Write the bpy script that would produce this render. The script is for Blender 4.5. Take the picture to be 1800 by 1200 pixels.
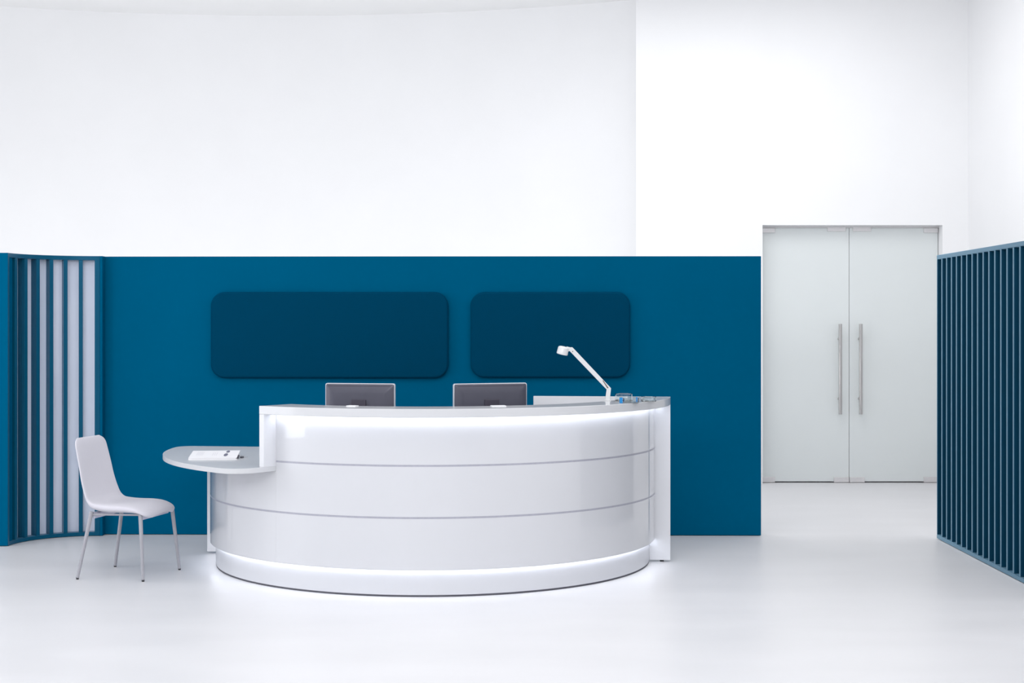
import bpy, bmesh, math, random
from mathutils import Vector, Matrix
R = math.radians
for o in list(bpy.data.objects):
    bpy.data.objects.remove(o)
S = bpy.context.scene
COL = S.collection

# ------------------------------------------------------------ camera, world, lights, exposure
F = 2590.0            # focal length in pixels of the 1800 px wide frame
EYE = 1.594
cam = bpy.data.cameras.new('camera')
cam.sensor_width = 36.0
cam.lens = F / 1800 * 36.0
cam.shift_y = -31 / 1800
co = bpy.data.objects.new('camera', cam)
co.location = (0, 0, EYE)
co.rotation_euler = (R(90), 0, 0)
COL.objects.link(co)
S.camera = co

w = bpy.data.worlds.new('world')
S.world = w
w.use_nodes = True
bg = w.node_tree.nodes['Background']
bg.inputs['Color'].default_value = (0.90, 0.94, 1.0, 1)
bg.inputs['Strength'].default_value = 0.75

S.view_settings.view_transform = 'Standard'
S.view_settings.look = 'None'
S.view_settings.gamma = 1
S.view_settings.exposure = 0.0
S.view_settings.use_curve_mapping = False


def area(name, loc, target, sx, sy, power, color=(1, 1, 1)):
    l = bpy.data.lights.new(name, 'AREA')
    l.shape = 'RECTANGLE'
    l.size, l.size_y = sx, sy
    l.energy = power
    l.color = color
    o = bpy.data.objects.new(name, l)
    o.location = loc
    o.rotation_euler = (Vector(target) - Vector(loc)).to_track_quat('-Z', 'Y').to_euler()
    COL.objects.link(o)
    return o


area('ceiling_softbox', (-0.3, 6.4, 4.85), (-0.3, 6.8, 0), 8.0, 4.0, 168, (1.0, 0.99, 0.98))
area('front_softbox', (-1.5, -1.5, 4.2), (-0.8, 13.0, 2.6), 7.0, 1.4, 275, (1.0, 0.99, 0.99))
area('rear_right_fill', (1.9, 11.9, 4.85), (2.1, 11.9, 0), 3.0, 3.0, 84, (1.0, 0.99, 0.98))  # unseen fill added to lift the door wall and right-hand floor
area('far_wall_fill', (-2.6, 12.4, 0.9), (-2.6, 16.0, 3.9), 7.0, 0.5, 70, (1.0, 0.99, 0.98))  # unseen light added behind the partition to brighten the curved far wall
area('left_softbox', (-6.3, 7.6, 2.3), (0.5, 9.6, 1.6), 2.6, 3.6, 85, (0.95, 0.97, 1.0))

# ------------------------------------------------------------ helpers


def tag(o, label=None, cat=None, group=None, kind=None):
    if label: o['label'] = label
    if cat: o['category'] = cat
    if group: o['group'] = group
    if kind: o['kind'] = kind
    return o


def empty(name, loc=(0, 0, 0), rz=0.0):
    o = bpy.data.objects.new(name, None)
    o.location = loc
    o.rotation_euler = (0, 0, rz)
    o.empty_display_size = 0.1
    COL.objects.link(o)
    return o


def link(name, bm, mat, parent=None, smooth=False, bevel=0.0, seg=2):
    bmesh.ops.recalc_face_normals(bm, faces=bm.faces[:])
    me = bpy.data.meshes.new(name)
    bm.to_mesh(me)
    bm.free()
    me.materials.append(mat)
    o = bpy.data.objects.new(name, me)
    COL.objects.link(o)
    if parent: o.parent = parent
    if bevel:
        m = o.modifiers.new('bevel', 'BEVEL')
        m.width = bevel
        m.segments = seg
        m.limit_method = 'ANGLE'
        m.angle_limit = R(40)
    if smooth or bevel:
        me.polygons.foreach_set('use_smooth', [True] * len(me.polygons))
        me.set_sharp_from_angle(angle=R(35))
    return o


def shade(o):
    o.data.polygons.foreach_set('use_smooth', [True] * len(o.data.polygons))
    return o


def box(bm, x0, x1, y0, y1, z0, z1, M=None):
    vs = [bm.verts.new((x, y, z)) for z in (z0, z1) for y in (y0, y1) for x in (x0, x1)]
    if M is not None:
        for v in vs: v.co = M @ v.co
    for f in ((0, 1, 3, 2), (4, 6, 7, 5), (0, 4, 5, 1), (2, 3, 7, 6), (0, 2, 6, 4), (1, 5, 7, 3)):
        bm.faces.new([vs[i] for i in f])
    return bm


def B(*a, **k):
    return box(bmesh.new(), *a, **k)


def prism(pts, z0, z1, bm=None):
    bm = bm or bmesh.new()
    lo = [bm.verts.new((x, y, z0)) for x, y in pts]
    hi = [bm.verts.new((x, y, z1)) for x, y in pts]
    n = len(pts)
    bm.faces.new(lo[::-1])
    bm.faces.new(hi)
    for i in range(n):
        bm.faces.new((lo[i], lo[(i + 1) % n], hi[(i + 1) % n], hi[i]))
    return bm


def ring(r0, r1, z0, z1, t0, t1, n=64, bm=None):
    """sector of a ring; angles in degrees run from the desk's left end towards the viewer to its right end"""
    bm = bm or bmesh.new()
    rows = []
    for i in range(n + 1):
        t = R(t0 + (t1 - t0) * i / n)
        c, s = -math.cos(t), -math.sin(t)
        rows.append([bm.verts.new((r * c, r * s, z)) for r, z in ((r0, z0), (r1, z0), (r1, z1), (r0, z1))])
    for a, b in zip(rows, rows[1:]):
        for k in range(4):
            bm.faces.new((a[k], a[(k + 1) % 4], b[(k + 1) % 4], b[k]))
    bm.faces.new(rows[0])
    bm.faces.new(rows[-1][::-1])
    return bm


def rod(bm, a, b, ra, rb=None, n=16):
    rb = ra if rb is None else rb
    a, b = Vector(a), Vector(b)
    q = (b - a).to_track_quat('Z', 'Y')
    A, Bv = [], []
    for i in range(n):
        t = 2 * math.pi * i / n
        d = q @ Vector((math.cos(t), math.sin(t), 0))
        A.append(bm.verts.new(a + d * ra))
        Bv.append(bm.verts.new(b + d * rb))
    bm.faces.new(A[::-1])
    bm.faces.new(Bv)
    for i in range(n):
        bm.faces.new((A[i], A[(i + 1) % n], Bv[(i + 1) % n], Bv[i]))
    return bm


def lathe(bm, prof, n=32, M=None):
    """closed profile list of (r, z)"""
    rows = []
    for i in range(n):
        t = 2 * math.pi * i / n
        row = [bm.verts.new((r * math.cos(t), r * math.sin(t), z)) for r, z in prof]
        rows.append(row)
    m = len(prof)
    for i in range(n):
        a, b = rows[i], rows[(i + 1) % n]
        for k in range(m):
            bm.faces.new((a[k], b[k], b[(k + 1) % m], a[(k + 1) % m]))
    bmesh.ops.remove_doubles(bm, verts=bm.verts[:], dist=1e-6)
    if M is not None:
        bmesh.ops.transform(bm, matrix=M, verts=bm.verts[:])
    return bm


def rrect(w_, h_, r, n=8):
    pts = []
    for cx, cy, a0 in ((w_ / 2 - r, h_ / 2 - r, 0), (-w_ / 2 + r, h_ / 2 - r, 90), (-w_ / 2 + r, -h_ / 2 + r, 180), (w_ / 2 - r, -h_ / 2 + r, 270)):
        for i in range(n + 1):
            t = R(a0 + 90 * i / n)
            pts.append((cx + r * math.cos(t), cy + r * math.sin(t)))
    return pts


def mat(name, col, rough=0.5, metal=0.0, coat=0.0, coat_rough=0.03, spec=0.5, var=0.0, vscale=3.0,
        bump=0.0, bscale=200.0, emit=None, estr=0.0, trans=0.0, ior=1.45, rvar=0.0, sheen=0.0, brush=None, stint=None):
    m = bpy.data.materials.new(name)
    m.use_nodes = True
    nt = m.node_tree
    b = nt.nodes['Principled BSDF']
    b.inputs['Base Color'].default_value = (*col, 1)
    b.inputs['Roughness'].default_value = rough
    b.inputs['Metallic'].default_value = metal
    b.inputs['Coat Weight'].default_value = coat
    b.inputs['Coat Roughness'].default_value = coat_rough
    b.inputs['Specular IOR Level'].default_value = spec
    b.inputs['Transmission Weight'].default_value = trans
    b.inputs['IOR'].default_value = ior
    b.inputs['Sheen Weight'].default_value = sheen
    if stint:
        b.inputs['Specular Tint'].default_value = (*stint, 1)
        b.inputs['Sheen Tint'].default_value = (*stint, 1)
        b.inputs['Sheen Roughness'].default_value = 0.35
    if emit:
        b.inputs['Emission Color'].default_value = (*emit, 1)
        b.inputs['Emission Strength'].default_value = estr
    tc = nt.nodes.new('ShaderNodeTexCoord')
    mp = nt.nodes.new('ShaderNodeMapping')
    nt.links.new(tc.outputs['Object'], mp.inputs['Vector'])
    if brush: mp.inputs['Scale'].default_value = brush
    if var or rvar:
        n = nt.nodes.new('ShaderNodeTexNoise')
        n.inputs['Scale'].default_value = vscale
        n.inputs['Detail'].default_value = 6
        nt.links.new(mp.outputs[0], n.inputs['Vector'])
        if var:
            r = nt.nodes.new('ShaderNodeValToRGB')
            r.color_ramp.elements[0].position = 0.3
            r.color_ramp.elements[1].position = 0.7
            r.color_ramp.elements[0].color = (*[max(0, c * (1 - var)) for c in col], 1)
            r.color_ramp.elements[1].color = (*[min(1, c * (1 + var)) for c in col], 1)
            nt.links.new(n.outputs['Fac'], r.inputs['Fac'])
            nt.links.new(r.outputs['Color'], b.inputs['Base Color'])
        if rvar:
            mr = nt.nodes.new('ShaderNodeMapRange')
            mr.inputs['To Min'].default_value = rough - rvar
            mr.inputs['To Max'].default_value = rough + rvar
            nt.links.new(n.outputs['Fac'], mr.inputs['Value'])
            nt.links.new(mr.outputs[0], b.inputs['Roughness'])
    if bump:
        n2 = nt.nodes.new('ShaderNodeTexNoise')
        n2.inputs['Scale'].default_value = bscale
        n2.inputs['Detail'].default_value = 3
        nt.links.new(mp.outputs[0], n2.inputs['Vector'])
        bp = nt.nodes.new('ShaderNodeBump')
        bp.inputs['Strength'].default_value = bump
        bp.inputs['Distance'].default_value = 0.002
        nt.links.new(n2.outputs['Fac'], bp.inputs['Height'])
        nt.links.new(bp.outputs['Normal'], b.inputs['Normal'])
    return m


M_WALL = mat('white_wall_paint', (0.88, 0.885, 0.90), 0.7, var=0.01, vscale=1.5, bump=0.05)
M_CEIL = mat('white_ceiling_paint', (0.93, 0.935, 0.94), 0.8, var=0.01, vscale=1.5)
M_FLOOR = mat('white_resin_floor', (0.70, 0.70, 0.72), 0.38, spec=0.3, var=0.025, vscale=1.1, rvar=0.06, bump=0.02, bscale=60, brush=(1, 2.5, 1))
M_TEAL = mat('teal_paint', (0.0, 0.096, 0.20), 0.6, spec=0.0, var=0.02, vscale=2, bump=0.04)
M_SLAT = mat('teal_slat_lacquer', (0.0, 0.078, 0.15), 0.35, spec=0.4, sheen=0.35, stint=(0.35, 0.65, 1.0), var=0.02, vscale=4)
M_SLATB = mat('shaded_slat_lacquer', (0.0, 0.040, 0.085), 0.40, spec=0.8, sheen=1.0, stint=(0.40, 0.75, 1.0), var=0.02, vscale=4)  # base darkened for shade between slats; blue sheen stands in for grazing reflection
M_BACKING = mat('dark_teal_backing', (0.0005, 0.03, 0.07), 0.6)
M_PANE = mat('lavender_acrylic', (0.76, 0.83, 1.0), 0.12, spec=0.5, coat=0.6, var=0.02, vscale=3)
M_FELT = mat('petrol_felt', (0.0, 0.048, 0.105), 0.95, spec=0.02, sheen=0.0, var=0.05, vscale=250, bump=0.5, bscale=900)
M_GLOSS = mat('white_gloss_laminate', (0.625, 0.635, 0.67), 0.30, coat=1.0, coat_rough=0.02, var=0.006, vscale=2)
M_SATIN = mat('white_satin_laminate', (0.60, 0.61, 0.645), 0.35, coat=0.3, coat_rough=0.15, var=0.006, vscale=2)
M_TOP = mat('white_counter_laminate', (0.61, 0.62, 0.645), 0.30, spec=0.22, coat=0.12, coat_rough=0.05, var=0.006, vscale=2)
M_COUNTER = mat('white_polished_counter_laminate', (0.62, 0.63, 0.655), 0.30, spec=0.22, coat=0.55, coat_rough=0.03, var=0.006, vscale=2)
M_PANEL = mat('white_panel_laminate', (0.70, 0.71, 0.745), 0.35, coat=0.2, coat_rough=0.15, var=0.006, vscale=2)
M_ALU = mat('satin_aluminium', (0.40, 0.405, 0.47), 0.35, metal=0.1, var=0.05, vscale=40)
M_STEEL = mat('brushed_steel', (0.50, 0.485, 0.48), 0.28, metal=1.0, var=0.04, vscale=60, brush=(1, 1, 0.05))
M_FITTING = mat('satin_steel_fitting', (0.68, 0.67, 0.68), 0.45, metal=0.5, var=0.03, vscale=60)
M_DARK = mat('dark_rubber', (0.03, 0.03, 0.035), 0.6)
M_SHADOW = mat('dark_grey_gap_shade', (0.09, 0.09, 0.11), 0.6)  # dark grey standing in for shade under the desk; also small dark parts
M_LED = mat('led_strip_diffuser', (0.9, 0.9, 0.95), 0.4, emit=(0.88, 0.92, 1.0), estr=10)
M_LED2 = mat('led_strip_diffuser_low', (0.9, 0.9, 0.95), 0.4, emit=(0.88, 0.92, 1.0), estr=11)
M_FROST = mat('frosted_glass', (0.82, 0.865, 0.87), 0.28, coat=0.4, coat_rough=0.12, var=0.015, vscale=1.2, trans=0.15)
M_FABRIC = mat('pale_grey_fabric', (0.63, 0.62, 0.68), 0.9, spec=0.15, sheen=0.2, var=0.03, vscale=300, bump=0.3, bscale=900)
M_LEG = mat('grey_powder_coated_steel', (0.36, 0.36, 0.40), 0.4, spec=0.5, var=0.02, vscale=30)
M_BRACKET = mat('pale_lilac_bracket', (0.66, 0.66, 0.78), 0.4, var=0.01)
M_MONBACK = mat('monitor_graphite_plastic', (0.080, 0.080, 0.108), 0.35, metal=0.2, var=0.04, vscale=10)
M_MONRIM = mat('monitor_silver_rim', (0.75, 0.77, 0.82), 0.25, metal=0.4, var=0.02)
M_MONDARK = mat('monitor_dark_plastic', (0.045, 0.04, 0.06), 0.5)
M_SCREEN = mat('monitor_screen_glass', (0.01, 0.01, 0.012), 0.1, coat=0.5)
M_LAMP = mat('white_lamp_metal', (0.72, 0.73, 0.74), 0.35, coat=0.3, var=0.005)
M_LENS = mat('lamp_lens', (0.88, 0.88, 0.9), 0.3, spec=0.5)
M_SLOT = mat('lamp_slot_brown', (0.13, 0.10, 0.09), 0.5)
M_GLASS = mat('clear_green_glass', (0.95, 0.998, 1.0), 0.02, trans=1.0, ior=1.5)
M_BLUEGL = mat('blue_glass', (0.02, 0.40, 0.92), 0.08, trans=0.5, ior=1.5)
M_CLIP = mat('paper_clip_steel', (0.45, 0.45, 0.48), 0.3, metal=1.0)
M_PAPER = mat('white_paper', (0.86, 0.86, 0.89), 0.6, var=0.01, vscale=20)
M_PRINT = mat('grey_print', (0.165, 0.165, 0.23), 0.6)
M_PRINT2 = mat('pale_grey_print', (0.72, 0.72, 0.77), 0.6)

# ------------------------------------------------------------ setting
CEIL = 4.94
o = link('floor', B(-9, 6, -6, 22, -0.1, 0), M_FLOOR); tag(o, kind='structure')
o = link('ceiling', B(-9, 6, -6, 22, CEIL, CEIL + 0.1), M_CEIL); tag(o, kind='structure')
o = link('wall_right', B(4.54, 4.74, -6, 22, 0, CEIL), M_WALL); tag(o, kind='structure')
o = link('wall_left', B(-7.2, -7.0, -6, 22, 0, CEIL), M_WALL); tag(o, kind='structure')
# far wall behind the teal partition: a shallow concave curve
pts = []
CX, CY, RW = -2.47, 6.8, 9.2
xs = [-7.05 + (1.62 + 7.05) * i / 60 for i in range(61)]
front = [(x, CY + math.sqrt(RW ** 2 - (x - CX) ** 2)) for x in xs]
back = [(x, 16.4) for x in xs[::-1]]
bm = bmesh.new()
rows = [[bm.verts.new((x, y, z)) for y, z in ((yf, 0), (16.4, 0), (16.4, CEIL), (yf, CEIL))] for x, yf in front]
for a, b in zip(rows, rows[1:]):
    for k in range(4):
        bm.faces.new((a[k], a[(k + 1) % 4], b[(k + 1) % 4], b[k]))
bm.faces.new(rows[0]); bm.faces.new(rows[-1][::-1])
o = link('wall_back', bm, M_WALL, smooth=True); tag(o, kind='structure')
# door wall, standing forward of the curved wall
YW, YD = 14.66, 14.80
DX0, DX1, DZ = 2.493, 4.283, 2.576
bm = prism([(218 * YW / F, YW), (DX0, YW), (DX0, YW + 0.9), (1.40, YW + 0.9)], 0, CEIL)
box(bm, DX1, 4.54, YW, YW + 0.9, 0, CEIL)
box(bm, DX0, DX1, YW, YW + 0.9, DZ, CEIL)
o = link('wall_door_side', bm, M_WALL); tag(o, kind='structure')
# corridor behind the frosted doors
o = link('wall_corridor', B(1.4, 5.2, 16.6, 16.7, 0, 3.2), M_WALL); tag(o, kind='structure')

# door header profile and leaves
o = link('trim_1', B(DX0, DX1, YD - 0.02, YD + 0.03, DZ - 0.018, DZ), M_FITTING); tag(o, kind='structure')


def door_leaf(name, x0, x1, hx, inner_left):
    """x0..x1 in metres; inner_left: which side is the meeting stile"""
    r = empty(name, ((x0 + x1) / 2, YD, 0))
    tag(r, kind='structure')
    cx = (x0 + x1) / 2
    h = (x1 - x0) / 2
    link('glass_pane', B(-h, h, 0, 0.012, 0.012, DZ - 0.019), M_FROST, r, bevel=0.001)
    s = -1 if inner_left else 1     # direction of the meeting stile
    # patch fittings: corner ones on the hinge side, middle ones at the meeting stile
    px = YD / F
    zt = DZ - 0.020
    def fit(a, b, z0, z1, nm):
        link(nm, B(min(a, b), max(a, b), -0.014, 0.026, z0, z1), M_FITTING, r, bevel=0.002)
    fit(-s * h, -s * (h - 25 * px), zt - 0.048, zt, 'hinge_fitting')
    fit(-s * h, -s * (h - 25 * px), 0.004, 0.058, 'hinge_fitting')
    fit(s * (h - 6 * px), s * (h - 38 * px), zt - 0.034, zt + 0.006, 'lock_fitting')
    fit(s * (h - 0.2 * px), s * (h - 26.5 * px), 0.004, 0.056, 'lock_fitting')
    # bar handle
    bm = rod(bmesh.new(), (hx - cx, -0.075, 0.690), (hx - cx, -0.075, 1.594), 0.0165, n=20)
    hd = link('handle', bm, M_STEEL, r, smooth=True)
    for z in (0.845, 1.445):
        link('handle_mount', rod(bmesh.new(), (hx - cx, -0.066, z), (hx - cx, -0.0, z), 0.013, n=16), M_STEEL, hd, smooth=True)
    return r


mid = 592.5 * YD / F
door_leaf('door_1', DX0 + 0.004, mid - 0.002, 577 * 14.73 / F, False)
door_leaf('door_2', mid + 0.002, DX1 - 0.006, 613 * 14.73 / F, True)

# teal partition, turned by under a degree
PH = 2.103
pa = math.atan2(11.083 - 11.150, 1.874 + 3.10)
part = empty('wall_center', (-3.10, 11.15, 0), pa)
tag(part, kind='structure')
link('partition_board', B(-0.02, 4.974, 0, 0.10, 0.004, PH), M_TEAL, part, bevel=0.002)

# acoustic panels: rounded, softly domed edges


def acoustic(name, px0, px1, py0, py1, label):
    Y = 11.06
    x0, x1 = (px0 - 900) * Y / F, (px1 - 900) * Y / F
    z1, z0 = EYE - (py0 - 569) * Y / F, EYE - (py1 - 569) * Y / F
    cx, cz = (x0 + x1) / 2, (z0 + z1) / 2
    yw = 11.15 + (cx + 3.10) * math.tan(pa)
    r = empty(name, (cx, yw, cz), pa)
    tag(r, label, 'acoustic panel', 'acoustic panels on the teal wall')
    W, H = x1 - x0, z1 - z0
    bm = bmesh.new()
    prev = None
    steps = [(0.0, -0.006), (0.0, -0.030)] + [(0.018 * (1 - math.cos(R(a))), -0.030 - 0.018 * math.sin(R(a))) for a in (18, 36, 54, 72, 90)]
    loops = []
    for ins, y in steps:
        loops.append([bm.verts.new((x, y, z)) for x, z in rrect(W - 2 * ins, H - 2 * ins, 0.105 - ins, 10)])
    n = len(loops[0])
    bm.faces.new(loops[0])
    bm.faces.new(loops[-1][::-1])
    for a, b in zip(loops, loops[1:]):
        for i in range(n):
            bm.faces.new((a[i], a[(i + 1) % n], b[(i + 1) % n], b[i]))
    link('padded_front', bm, M_FELT, r, smooth=True)
    for x in (-W * 0.3, W * 0.3):
        link('wall_bracket', B(x - 0.05, x + 0.05, -0.007, -0.0005, -0.05, 0.05), M_DARK, r)
    return r


acoustic('acoustic_panel', 368.5, 788, 513, 664.5, 'long dark petrol felt acoustic panel, left one on the teal wall')
acoustic('acoustic_panel', 827, 1108, 513, 663.5, 'shorter dark petrol felt acoustic panel behind the desk lamp')

# straight slatted screen on the right
SX = 3.155
scr = empty('slatted_screen', (SX, 10.945, 0), R(-90.5))
tag(scr, 'straight blue slatted screen beside the glass doors', 'screen')
# local x runs towards the camera, local y towards +X world (away from the room)
L = 2.50
dep = 0.055
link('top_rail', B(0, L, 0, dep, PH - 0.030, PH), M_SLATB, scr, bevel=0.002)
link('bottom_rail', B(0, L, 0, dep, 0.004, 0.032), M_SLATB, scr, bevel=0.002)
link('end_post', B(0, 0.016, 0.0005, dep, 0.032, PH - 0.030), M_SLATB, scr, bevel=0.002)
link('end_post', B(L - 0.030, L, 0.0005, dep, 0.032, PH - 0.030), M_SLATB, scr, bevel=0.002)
bmk = B(0.0, L, dep + 0.001, dep + 0.013, 0.006, PH - 0.002)
link('backing_board', bmk, M_BACKING, scr)
slat_me = None
k = 0
x = 0.118
while x < L - 0.08:
    if slat_me is None:
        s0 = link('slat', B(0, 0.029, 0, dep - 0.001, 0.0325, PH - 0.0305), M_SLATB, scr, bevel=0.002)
        slat_me = s0
        s0.location.x = x
    else:
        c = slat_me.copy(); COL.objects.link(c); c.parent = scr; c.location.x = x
    x += 0.1218
    k += 1

# curved slatted screen on the left: a quarter circle, hollow towards the viewer
cs = empty('curved_screen', (-3.10, 10.56, 0))
tag(cs, 'curved blue slatted screen with pale lilac infill behind the chair', 'screen')
R0, CD = 0.512, 0.080


def qring(r0, r1, z0, z1, a0, a1, n=28, bm=None):
    # angle 0 = leftwards (-X), 90 = away from the viewer (+Y)
    bm = bm or bmesh.new()
    rows = []
    for i in range(n + 1):
        t = R(a0 + (a1 - a0) * i / n)
        c, s = -math.cos(t), math.sin(t)
        rows.append([bm.verts.new((r * c, r * s, z)) for r, z in ((r0, z0), (r1, z0), (r1, z1), (r0, z1))])
    for a, b in zip(rows, rows[1:]):
        for kk in range(4):
            bm.faces.new((a[kk], a[(kk + 1) % 4], b[(kk + 1) % 4], b[kk]))
    bm.faces.new(rows[0]); bm.faces.new(rows[-1][::-1])
    return bm


link('top_rail', qring(R0, R0 + CD, PH - 0.030, PH, 0, 90), M_SLAT, cs, smooth=True)
link('bottom_rail', qring(R0, R0 + CD, 0.004, 0.030, 0, 90), M_SLAT, cs, smooth=True)
link('infill_pane', qring(R0 + 0.0715, R0 + 0.0765, 0.028, PH - 0.028, 1, 89), M_PANE, cs, smooth=True)
link('end_post', qring(R0 + 0.001, R0 + CD, 0.030, PH - 0.030, 86, 90, 3), M_SLAT, cs, smooth=True)
link('end_post', qring(R0 + 0.001, R0 + CD, 0.030, PH - 0.030, 0, 3.2, 3), M_SLAT, cs, smooth=True)


def ang_of_px(p):
    best = None
    for i in range(0, 9001):
        t = R(i / 100)
        X = -3.10 - R0 * math.cos(t); Y = 10.56 + R0 * math.sin(t)
        d = abs(900 + F * X / Y - p)
        if best is None or d < best[0]: best = (d, i / 100)
    return best[1]


s0 = None
SLATS = (14.7, 26.8, 38.9, 50.8, 62.5, 74.7)
for p in SLATS:
    if s0 is None:
        s0 = link('slat', B(-R0 - 0.034, -R0 - 0.0008, -0.0145, 0.0145, 0.0305, PH - 0.0305), M_SLAT, cs, bevel=0.0015)
        s0.rotation_euler.z = -R(p)
        r0 = link('rear_slat', B(-R0 - 0.071, -R0 - 0.037, -0.0145, 0.0145, 0.0305, PH - 0.0305), M_SLAT, cs, bevel=0.0015)
        r0.rotation_euler.z = -R(p)
    else:
        for src in (s0, r0):
            c = src.copy(); COL.objects.link(c); c.parent = cs; c.rotation_euler.z = -R(p)
# flat boards at each end of the curve
side = empty('wall_front_left', (-3.60, 10.56, 0)); tag(side, kind='structure')
link('partition_board', B(-0.13, -0.014, -0.001, 0.10, 0.004, PH), M_TEAL, side, bevel=0.002)
link('return_board', B(0.502, 0.522, 0.513, 0.585, 0.004, PH), M_TEAL, side)

# ------------------------------------------------------------ reception desk
TILT = R(6.8)
desk = empty('reception_desk', (-0.53, 10.06, 0), -TILT)
tag(desk, 'glossy white semicircular reception desk with lit edges and grey trim lines', 'reception desk')
TS = 60.5
ZT0, ZT1 = 0.711, 0.741       # low side top
ZC0, ZC1 = 1.055, 1.105       # counter
link('gap_shade_ring', ring(1.38, 1.459, 0, 0.013, 1, 179, 96), M_SHADOW, desk, smooth=True)  # dark ring stands in for the shaded gap at the floor
link('plinth', ring(1.43, 1.463, 0.012, 0.30, 0.2, 179.8, 128), M_SATIN, desk, smooth=True)
G = 0.05
for a, b, rows_ in ((0, 60.5, ((0.160, 0.4602), (0.4718, ZT0))),
                    (60.5, 180, ((0.160, 0.4602), (0.4718, 0.7632), (0.7748, ZC0)))):
    for z0, z1 in rows_:
        link('front_panel', ring(1.481, 1.50, z0, z1, a + 0.01, b - 0.01, 96), M_GLOSS, desk, smooth=True)
link('trim_strip', ring(1.470, 1.4995, 0.4600, 0.4720, 0.1, 179.9, 128), M_ALU, desk, smooth=True)
link('trim_strip', ring(1.470, 1.4995, 0.7630, 0.7750, TS, 179.9, 96), M_ALU, desk, smooth=True)
link('inner_panel', ring(1.40, 1.418, 0.25, ZT0, 0.5, 179.5, 64), M_SATIN, desk, smooth=True)
link('inner_panel', ring(1.38, 1.398, ZT1, ZC0, TS, 179.5, 64), M_SATIN, desk, smooth=True)
# lights: one under the counter, one under the front panels
link('light_strip', ring(1.515, 1.535, ZC0 - 0.004, ZC0 - 0.0005, TS + 0.5, 179.3, 96), M_LED, desk, smooth=True)
link('light_strip', ring(1.4655, 1.4795, 0.160, 0.164, 0.6, 179.3, 128), M_LED2, desk, smooth=True)
# tops
o = link('counter_top', ring(1.337, 1.602, ZC0, ZC1, 59.1, 180, 96), M_COUNTER, desk, bevel=0.003, seg=3)
link('side_panel', ring(1.34, 1.600, ZT1, ZC0, 59.1, TS, 2), M_PANEL, desk, bevel=0.0015)
link('worktop', ring(0.78, 1.470, ZT0, ZT1, TS + 0.05, 179.6, 64), M_SATIN, desk, bevel=0.001)


def arcp(cx, cy, r, a0, a1, n):
    return [(cx + r * math.cos(R(a0 + (a1 - a0) * i / n)), cy + r * math.sin(R(a0 + (a1 - a0) * i / n))) for i in range(n + 1)]


RO, r1, r2, yb = 1.805, 0.10, 0.15, 0.034
# math-angle of theta t is 180 + t
yc = yb - r1
tc1 = math.degrees(math.asin(-yc / (RO - r1)))
c1 = (-(RO - r1) * math.cos(R(tc1)), yc)
tc2 = TS - math.degrees(math.asin(r2 / (RO - r2)))
c2 = (-(RO - r2) * math.cos(R(tc2)), -(RO - r2) * math.sin(R(tc2)))
pl = arcp(c1[0], c1[1], r1, 90, 180 + tc1, 12)
pl += arcp(0, 0, RO, 180 + tc1, 180 + tc2, 40)[1:]
pl += arcp(c2[0], c2[1], r2, 180 + tc2, 180 + TS + 90, 14)[1:]
pl += arcp(0, 0, 0.78, 180 + TS, 180, 20)
pl += [(-0.78, yb)]
link('side_table_top', prism(pl, ZT0, ZT1), M_TOP, desk, bevel=0.0015)
# end panels stand on the diameter of the half circle
pr = link('end_panel', B(0.68, 1.602, 0.0, 0.028, 0.012, ZC1), M_PANEL, desk, bevel=0.001)
plf = link('end_panel', B(-1.602, -0.80, 0.0, 0.028, 0.012, ZT0), M_PANEL, desk, bevel=0.001)
for par, xs_ in ((pr, (0.74, 1.545)), (plf, (-1.50, -0.86))):
    for xx in xs_:
        link('levelling_foot', rod(bmesh.new(), (xx, 0.014, 0), (xx, 0.014, 0.0125), 0.013), M_DARK, par)

DM = Matrix.Translation((-0.53, 10.06, 0)) @ Matrix.Rotation(-TILT, 4, 'Z')

# ------------------------------------------------------------ monitors


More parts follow.
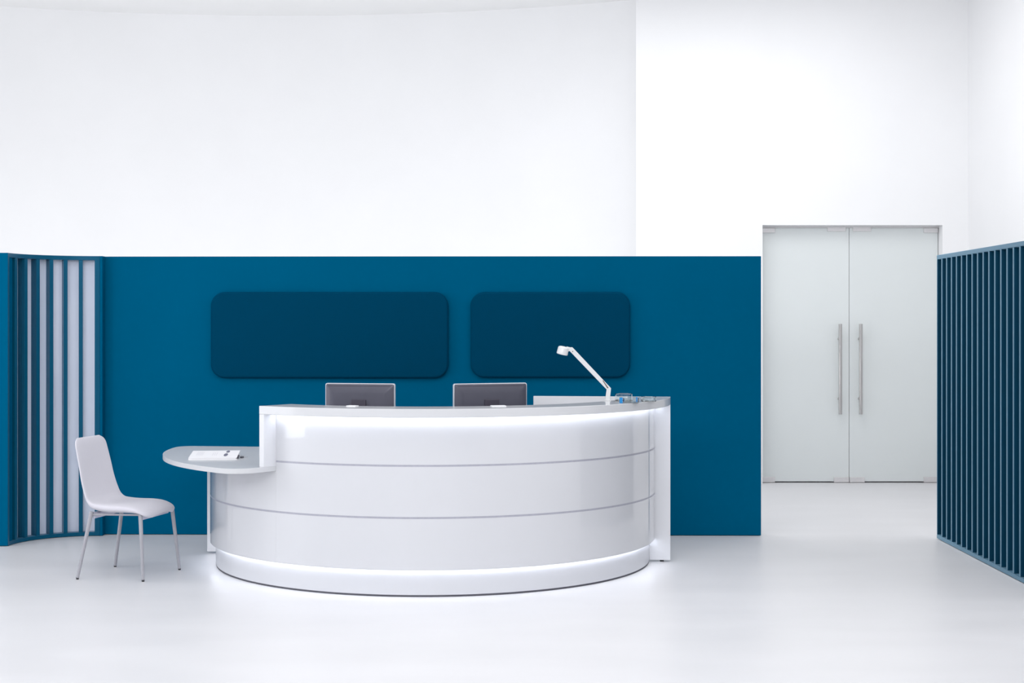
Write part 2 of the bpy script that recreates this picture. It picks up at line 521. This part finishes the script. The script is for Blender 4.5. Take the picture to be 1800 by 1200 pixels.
def monitor(cx, cy, rz, W, label):
    r = empty('monitor', (cx, cy, ZT1), rz)
    tag(r, label, 'monitor', 'monitors behind the counter')
    zb, zt = 0.195, 0.478
    H = zt - zb
    zc = (zb + zt) / 2
    # back faces the camera (-Y); rim, then domed back
    bm = bmesh.new()
    lo, hi = [], []
    for y, row in ((-0.004, lo), (0.016, hi)):
        for x_, z_ in rrect(W, H, 0.012, 4):
            row.append(bm.verts.new((x_, y, zc + z_)))
    bm.faces.new(lo); bm.faces.new(hi[::-1])
    n = len(lo)
    for i in range(n): bm.faces.new((lo[i], lo[(i + 1) % n], hi[(i + 1) % n], hi[i]))
    link('bezel', bm, M_MONRIM, r, bevel=0.001)
    bm = bmesh.new()
    L3 = []
    for ins, y in ((0.0045, -0.0035), (0.006, -0.010), (0.03, -0.020), (0.06, -0.026)):
        L3.append([bm.verts.new((x_, y, zc + z_)) for x_, z_ in rrect(W - 2 * ins, H - 2 * ins, 0.010, 4)])
    for a, b in zip(L3, L3[1:]):
        for i in range(n): bm.faces.new((a[i], a[(i + 1) % n], b[(i + 1) % n], b[i]))
    bm.faces.new(L3[0]); bm.faces.new(L3[-1][::-1])
    bk = link('back_cover', bm, M_MONBACK, r, smooth=True)
    link('vent_slot', B(-W / 2 + 0.022, W / 2 - 0.022, -0.0155, -0.0125, zt - 0.0185, zt - 0.0155), M_MONDARK, bk)
    link('screen', B(-W / 2 + 0.01, W / 2 - 0.01, 0.0155, 0.017, zb + 0.012, zt - 0.01), M_SCREEN, r)
    bm = bmesh.new()
    box(bm, -0.048, 0.048, -0.040, -0.024, zc - 0.05, zc + 0.04)
    link('mount_plate', bm, M_MONDARK, r, bevel=0.004)
    bm = B(-0.022, 0.022, -0.052, -0.040, 0.010, zc + 0.0)
    link('stand_column', bm, M_MONDARK, r, bevel=0.003)
    link('stand_base', prism([(x_, y_ - 0.02) for x_, y_ in rrect(0.22, 0.17, 0.03, 5)], 0.0, 0.011), M_MONDARK, r, bevel=0.002)
    return r


def wx(px, Y): return (px - 900) * Y / F


m1 = monitor(wx(633, 9.30), 9.30, R(-12), 0.457, 'grey-backed monitor behind the counter, the left one of two')
m2 = monitor(wx(862, 9.32), 9.32, R(20), 0.49, 'grey-backed monitor behind the counter, nearer the desk lamp')

# ------------------------------------------------------------ desk lamp clamped to the inner counter edge
LY = 9.37
lamp = empty('desk_lamp', (wx(1067.5, LY), LY, ZC1))
tag(lamp, 'white slim-armed desk lamp leaning left over the counter', 'lamp')


def lz(py): return EYE - (py - 569) * LY / F - ZC1


def lx(px): return (px - 1067.5) * LY / F


u = LY / F
bm = prism([(-0.026, -0.016), (0.022, -0.016), (0.022, 0.020), (-0.026, 0.020)], 0.0, 0.006)
link('clamp', bm, M_LAMP, lamp, bevel=0.001)
bm = bmesh.new()
# lower post: leaning plate
def plate(bm, pts, y0, y1):
    a = [bm.verts.new((x_, y0, z_)) for x_, z_ in pts]
    b = [bm.verts.new((x_, y1, z_)) for x_, z_ in pts]
    bm.faces.new(a); bm.faces.new(b[::-1])
    n = len(a)
    for i in range(n): bm.faces.new((a[i], a[(i + 1) % n], b[(i + 1) % n], b[i]))
    return bm
plate(bm, [(lx(1063.8), 0.004), (lx(1071.8), 0.004), (lx(1073.8), lz(684.5)), (lx(1071.5), lz(681)), (lx(1066.5), lz(682.5))], -0.009, 0.009)
post = link('post', bm, M_LAMP, lamp, bevel=0.0015)
bm = bmesh.new()
plate(bm, [(lx(1001), lz(610.5)), (lx(1006), lz(610)), (lx(1008.5), lz(612.5)), (lx(1074), lz(682)), (lx(1073.6), lz(686)), (lx(1069), lz(687)), (lx(1062), lz(680)), (lx(1001), lz(616.5))], -0.0075, 0.0075)
arm = link('arm', bm, M_LAMP, lamp, bevel=0.0015)
bm = plate(bmesh.new(), [(lx(1058.8), lz(668.4)), (lx(1060.2), lz(668)), (lx(1072), lz(685)), (lx(1070), lz(686.3))], -0.0084, -0.0074)
link('tension_bar', bm, M_SLOT, arm)
link('pivot_pin', rod(bmesh.new(), (lx(1006.5), -0.0095, lz(617.5)), (lx(1006.5), 0.0095, lz(617.5)), 0.0035, n=12), M_SLOT, arm, smooth=True)
# head: a tilted drum
hx_, hz_ = lx(989.5), lz(615.8)
HM = Matrix.Translation((hx_, 0, hz_)) @ Matrix.Rotation(R(13), 4, 'Y') @ Matrix.Rotation(R(6), 4, 'X')
bm = lathe(bmesh.new(), [(0, 0.026), (0.022, 0.0255), (0.031, 0.022), (0.0345, 0.016), (0.0365, -0.022), (0.0345, -0.0245), (0.032, -0.023), (0.032, -0.018), (0, -0.018)], 36, HM)
head = link('lamp_head', bm, M_LAMP, lamp, smooth=True)
bm = lathe(bmesh.new(), [(0, -0.0185), (0.0315, -0.0185), (0.0315, -0.023), (0.02, -0.0262), (0, -0.027)], 32, HM)
link('lens', bm, M_LENS, head, smooth=True)
bm = plate(bmesh.new(), [(lx(996), lz(608.6)), (lx(1003), lz(610.4)), (lx(1003.5), lz(616)), (lx(999), lz(617.5)), (lx(996), lz(618.5))], -0.007, 0.007)
link('head_joint', bm, M_LAMP, head, bevel=0.001)

# ------------------------------------------------------------ glass dishes on the counter


def dish(px, Y, r_, h_, label, wall=0.005, mat_=M_GLASS):
    o = empty('glass_dish', (wx(px, Y), Y, ZC1))
    tag(o, label, 'dish', 'round glass dishes on the counter')
    bm = lathe(bmesh.new(), [(0, 0.0), (r_ - 0.003, 0.0), (r_, 0.003), (r_, h_ - 0.002), (r_ - 0.002, h_), (r_ - wall, h_ - 0.001), (r_ - wall, 0.008), (r_ - wall - 0.004, 0.006), (0, 0.006)], 48)
    link('bowl', bm, mat_, o, smooth=True)
    return o


dA = dish(1096.5, 9.36, 0.056, 0.046, 'tall round clear glass dish next to the desk lamp')
dC = dish(1140.5, 9.29, 0.048, 0.030, 'shallow round clear glass dish nearest the right end of the counter')
random.seed(4)
clips = bmesh.new()
for i in range(14):
    a = random.uniform(0, 6.28); rr = random.uniform(0, 0.034)
    c = Vector((rr * math.cos(a), rr * math.sin(a), random.uniform(0.009, 0.02)))
    d = Vector((math.cos(a * 3), math.sin(a * 3), random.uniform(-.1, .1))).normalized() * 0.012
    e = Vector((-d.y, d.x, 0)) * 0.25
    for p, q in ((c - d, c + d), (c - d + e, c + d + e), (c + d, c + d + e), (c - d, c - d + e)):
        rod(clips, p, q, 0.0007, n=5)
o = link('paper_clip_heap', clips, M_CLIP)
o.location = (wx(1096.5, 9.36), 9.36, ZC1)
tag(o, 'small heap of grey paper clips inside the tall glass dish', 'paper clips', kind='stuff')
# rectangular glass tray with a blue block end
tr = empty('glass_tray', (wx(1106.5, 9.12), 9.12, ZC1), R(-4))
tag(tr, 'low rectangular clear glass tray with a bright blue end', 'tray')
bm = prism([(x_ + 0.009, y_) for x_, y_ in rrect(0.092, 0.070, 0.006, 4)], 0.0, 0.006)
link('tray_floor', bm, M_GLASS, tr, smooth=True)
bm = bmesh.new()
o_, i_ = [[(x_ + 0.009, y_) for x_, y_ in q] for q in (rrect(0.096, 0.074, 0.007, 4), rrect(0.086, 0.064, 0.004, 4))]
vs = [[bm.verts.new((x_, y_, z_)) for x_, y_ in p] for p, z_ in ((o_, 0.006), (o_, 0.030), (i_, 0.030), (i_, 0.006))]
n = len(o_)
for k in range(4):
    a, b = vs[k], vs[(k + 1) % 4]
    for i in range(n): bm.faces.new((a[i], a[(i + 1) % n], b[(i + 1) % n], b[i]))
link('tray_wall', bm, M_GLASS, tr, smooth=True)
tag(link('tray_end', B(-0.0620, -0.0420, -0.036, 0.036, 0.0, 0.034), M_BLUEGL, tr, bevel=0.001), 'bright blue glass end')
link('corner_block', B(0.040, 0.0505, 0.020, 0.031, 0.0065, 0.034), M_BLUEGL, tr, bevel=0.001)

# two papers lying on the counter
def sheet(name, th, r_, wid, hei, rot, label):
    p = Vector((-r_ * math.cos(R(th)), -r_ * math.sin(R(th)), ZC1))
    wp = DM @ p
    o = empty(name, wp, rot)
    tag(o, label, 'notepad', 'notepads on the counter')
    link('paper_block', B(-wid / 2, wid / 2, -hei / 2, hei / 2, 0.0, 0.004), M_PAPER, o)
    link('cover_sheet', B(-wid / 2, wid / 2, -hei / 2, hei / 2, 0.0042, 0.0052), M_PAPER, o)
    return o
sheet('notepad', 79.3, 1.385, 0.060, 0.045, R(-20), 'small white notepad on the counter in front of the left monitor')
sheet('notepad', 115.5, 1.40, 0.085, 0.060, R(12), 'small white notepad on the counter before the monitor by the lamp')

# ------------------------------------------------------------ white booklet on the low side top
bk = empty('booklet', (-1.897, 9.40, ZT1), R(6))
tag(bk, 'thick white booklet with grey oval print on the low table top', 'booklet')
W2, D2 = 0.150, 0.145
link('back_cover', B(-W2, W2, -D2, D2, 0.0, 0.003), M_PAPER, bk)
bm = bmesh.new()
prof = [(-D2, 0.0035), (D2, 0.0035), (D2, 0.013), (-D2, 0.008)]
a = [bm.verts.new((-W2 + 0.002, y, z)) for y, z in prof]
b = [bm.verts.new((W2 - 0.006, y, z)) for y, z in prof]
bm.faces.new(a); bm.faces.new(b[::-1])
for i in range(4): bm.faces.new((a[i], a[(i + 1) % 4], b[(i + 1) % 4], b[i]))
link('page_block', bm, M_PAPER, bk)
slope = (0.030 - 0.009) / (2 * D2)
def ztop(y): return 0.009 + (y + D2) * slope
bm = bmesh.new()
prof = [(-D2, 0.009), (D2, 0.030), (D2, 0.0325), (-D2, 0.0115)]
a = [bm.verts.new((-W2, y, z)) for y, z in prof]
b = [bm.verts.new((W2, y, z)) for y, z in prof]
bm.faces.new(a); bm.faces.new(b[::-1])
for i in range(4): bm.faces.new((a[i], a[(i + 1) % 4], b[(i + 1) % 4], b[i]))
fc = link('front_cover', bm, M_PAPER, bk)
def print_ellipse(cx, cy, rx, ry, m_, sk=0.0, name='printed_oval'):
    bm = bmesh.new()
    vs = []
    for i in range(24):
        t = 2 * math.pi * i / 24
        y = cy + ry * math.sin(t)
        vs.append(bm.verts.new((cx + rx * math.cos(t) + sk * (y - cy), y, ztop(y) + 0.0031)))
    bm.faces.new(vs)
    link(name, bm, m_, fc)
print_ellipse(0.073, -0.030, 0.0125, 0.058, M_PRINT)
print_ellipse(0.077, 0.095, 0.0115, 0.045, M_PRINT)
def line(cx, cy, wx_, wy_, m_=M_PRINT2):
    bm = bmesh.new()
    vs = [bm.verts.new((x_, y_, ztop(y_) + 0.0031)) for x_, y_ in ((cx - wx_, cy - wy_), (cx + wx_, cy - wy_), (cx + wx_, cy + wy_), (cx - wx_, cy + wy_))]
    bm.faces.new(vs)
    link('printed_line', bm, m_, fc)
for q in range(5):
    line(-0.11 + q * 0.009, 0.02, 0.0016, 0.07)
for q in range(3):
    line(-0.01 + q * 0.012, 0.0, 0.0016, 0.06)
# dark ring clasp showing at the booklet's open right side
bm = bmesh.new()
plate(bm, [(0.146, 0.003), (0.158, 0.004), (0.160, 0.018), (0.154, 0.022)], -0.10, -0.04)
link('ring_clasp', bm, M_SHADOW, bk)
gl = empty('pen', (-1.716, 9.365, ZT1), R(55))
tag(gl, 'short dark pen lying at the right edge of the white booklet', 'pen')
link('barrel', rod(bmesh.new(), (-0.012, 0, 0.0062), (0.012, 0, 0.0062), 0.0055, n=14), M_SHADOW, gl, smooth=True)
link('tip', rod(bmesh.new(), (0.012, 0, 0.0062), (0.05, 0, 0.0040), 0.0022, 0.0012, n=12), M_CLIP, gl, smooth=True)

# ------------------------------------------------------------ chair
cha = math.atan2(-0.227, 0.974)
chair = empty('side_chair', (-2.435, 9.38, 0), cha)
tag(chair, 'pale grey upholstered chair on four slim metal legs by the curved screen', 'chair')
# local x = forwards, y = far side. profile of the shell (x, z), thickness, half width, curl
PR = [(-0.290, 0.872, 0.014, 0.176, 0.000), (-0.281, 0.84, 0.020, 0.189, 0.004), (-0.272, 0.78, 0.022, 0.195, 0.008), (-0.259, 0.70, 0.022, 0.200, 0.012),
      (-0.243, 0.61, 0.023, 0.206, 0.014), (-0.222, 0.53, 0.026, 0.212, 0.016), (-0.197, 0.475, 0.032, 0.216, 0.016), (-0.155, 0.441, 0.046, 0.220, 0.014),
      (-0.095, 0.431, 0.052, 0.224, 0.012), (-0.02, 0.430, 0.054, 0.227, 0.009), (0.06, 0.434, 0.053, 0.228, 0.006), (0.13, 0.437, 0.048, 0.226, 0.000),
      (0.185, 0.434, 0.038, 0.218, -0.008), (0.225, 0.421, 0.032, 0.200, -0.014), (0.245, 0.406, 0.022, 0.170, -0.016)]


def catmull(P, sub=4):
    out = []
    for i in range(len(P) - 1):
        p0, p1, p2, p3 = P[max(i - 1, 0)], P[i], P[i + 1], P[min(i + 2, len(P) - 1)]
        for s in range(sub):
            t = s / sub
            out.append(tuple(0.5 * ((2 * b) + (-a + c) * t + (2 * a - 5 * b + 4 * c - d) * t * t + (-a + 3 * b - 3 * c + d) * t ** 3) for a, b, c, d in zip(p0, p1, p2, p3)))
    out.append(P[-1])
    return out


PP = catmull(PR, 4)
# close both ends: half width falls along a rounded corner
NSEC = 40
bm = bmesh.new()
rows = []
Ln = [0]
for p, q in zip(PP, PP[1:]): Ln.append(Ln[-1] + math.hypot(q[0] - p[0], q[1] - p[1]))
tot = Ln[-1]
def corner(d, r_):
    # inset of the half width at distance d from the end, corner radius r_
    if d >= r_: return 0.0
    return r_ - math.sqrt(max(0, r_ * r_ - (r_ - d) ** 2))
for i, p in enumerate(PP):
    a = PP[max(i - 1, 0)]; b = PP[min(i + 1, len(PP) - 1)]
    tx, tz = b[0] - a[0], b[1] - a[1]
    l = math.hypot(tx, tz); tx /= l; tz /= l
    nx, nz = -tz, tx            # points up / forwards
    if nz < 0 and abs(nz) > abs(nx): nx, nz = -nx, -nz
    d0, d1 = Ln[i] + 0.004, tot - Ln[i] + 0.004
    hw = p[3] - corner(d0, 0.06) - corner(d1, 0.055) * 0.8
    th = p[2] * min(1, 0.45 + d0 / 0.02, 0.45 + d1 / 0.03)
    row = []
    for k in range(NSEC):
        t = 2 * math.pi * k / NSEC
        ct, st = math.cos(t), math.sin(t)
        e = 0.32
        y = hw * math.copysign(abs(ct) ** e, ct)
        hh = th / 2 * math.copysign(abs(st) ** 0.75, st)
        cu = p[4] * (y / hw) ** 2 * 1.6
        row.append(bm.verts.new((p[0] + nx * (hh + cu), y, p[1] + nz * (hh + cu))))
    rows.append(row)
for a, b in zip(rows, rows[1:]):
    for k in range(NSEC):
        bm.faces.new((a[k], a[(k + 1) % NSEC], b[(k + 1) % NSEC], b[k]))
for row, rev in ((rows[0], False), (rows[-1], True)):
    bm.faces.new(row[::-1] if rev else row)
sh = link('seat_shell', bm, M_FABRIC, chair)
shade(sh)
# legs: (foot, top)
LEGS = [((-0.228, -0.242), (-0.160, -0.190)), ((0.209, -0.224), (0.172, -0.188)), ((-0.230, 0.243), (-0.150, 0.190)), ((0.234, 0.228), (0.200, 0.188))]
for (fx, fy), (tx, ty) in LEGS:
    # refine the foot from the photograph's floor contact
    lg = link('leg', rod(bmesh.new(), (fx, fy, 0.010), (tx, ty, 0.418), 0.0098, 0.0130, 20), M_LEG, chair, smooth=True)
    link('foot_glide', rod(bmesh.new(), (fx, fy, 0.0), (fx, fy, 0.013), 0.008, 0.0098, 16), M_DARK, lg, smooth=True)
# frame under the seat: side bars, cross bars, pale gusset plates
for s in (-1, 1):
    link('side_bar', rod(bmesh.new(), (-0.157, s * 0.186, 0.400), (0.18, s * 0.185, 0.407), 0.0065, n=12), M_LEG, chair, smooth=True)
for s in (-1, 1):
    for x0, x1, z0 in ((-0.156, -0.07, 0.370), (0.176, 0.236, 0.388)):
        bm = bmesh.new()
        y0 = s * 0.180
        vv = [(x0, y0, 0.412), (x1, s * 0.14, 0.400), (x0 + 0.01, s * 0.10, 0.385), (x0, y0, z0)]
        q = [bm.verts.new(v) for v in vv]
        q2 = [bm.verts.new((v[0], v[1] - s * 0.006, v[2])) for v in vv]
        bm.faces.new(q); bm.faces.new(q2[::-1])
        for i in range(4): bm.faces.new((q[i], q[(i + 1) % 4], q2[(i + 1) % 4], q2[i]))
        link('gusset_plate', bm, M_BRACKET, chair)
for x0 in (-0.150, 0.178):
    link('cross_plate', B(x0 - 0.004, x0 + 0.004, -0.18, 0.18, 0.374, 0.414), M_BRACKET, chair, bevel=0.001)
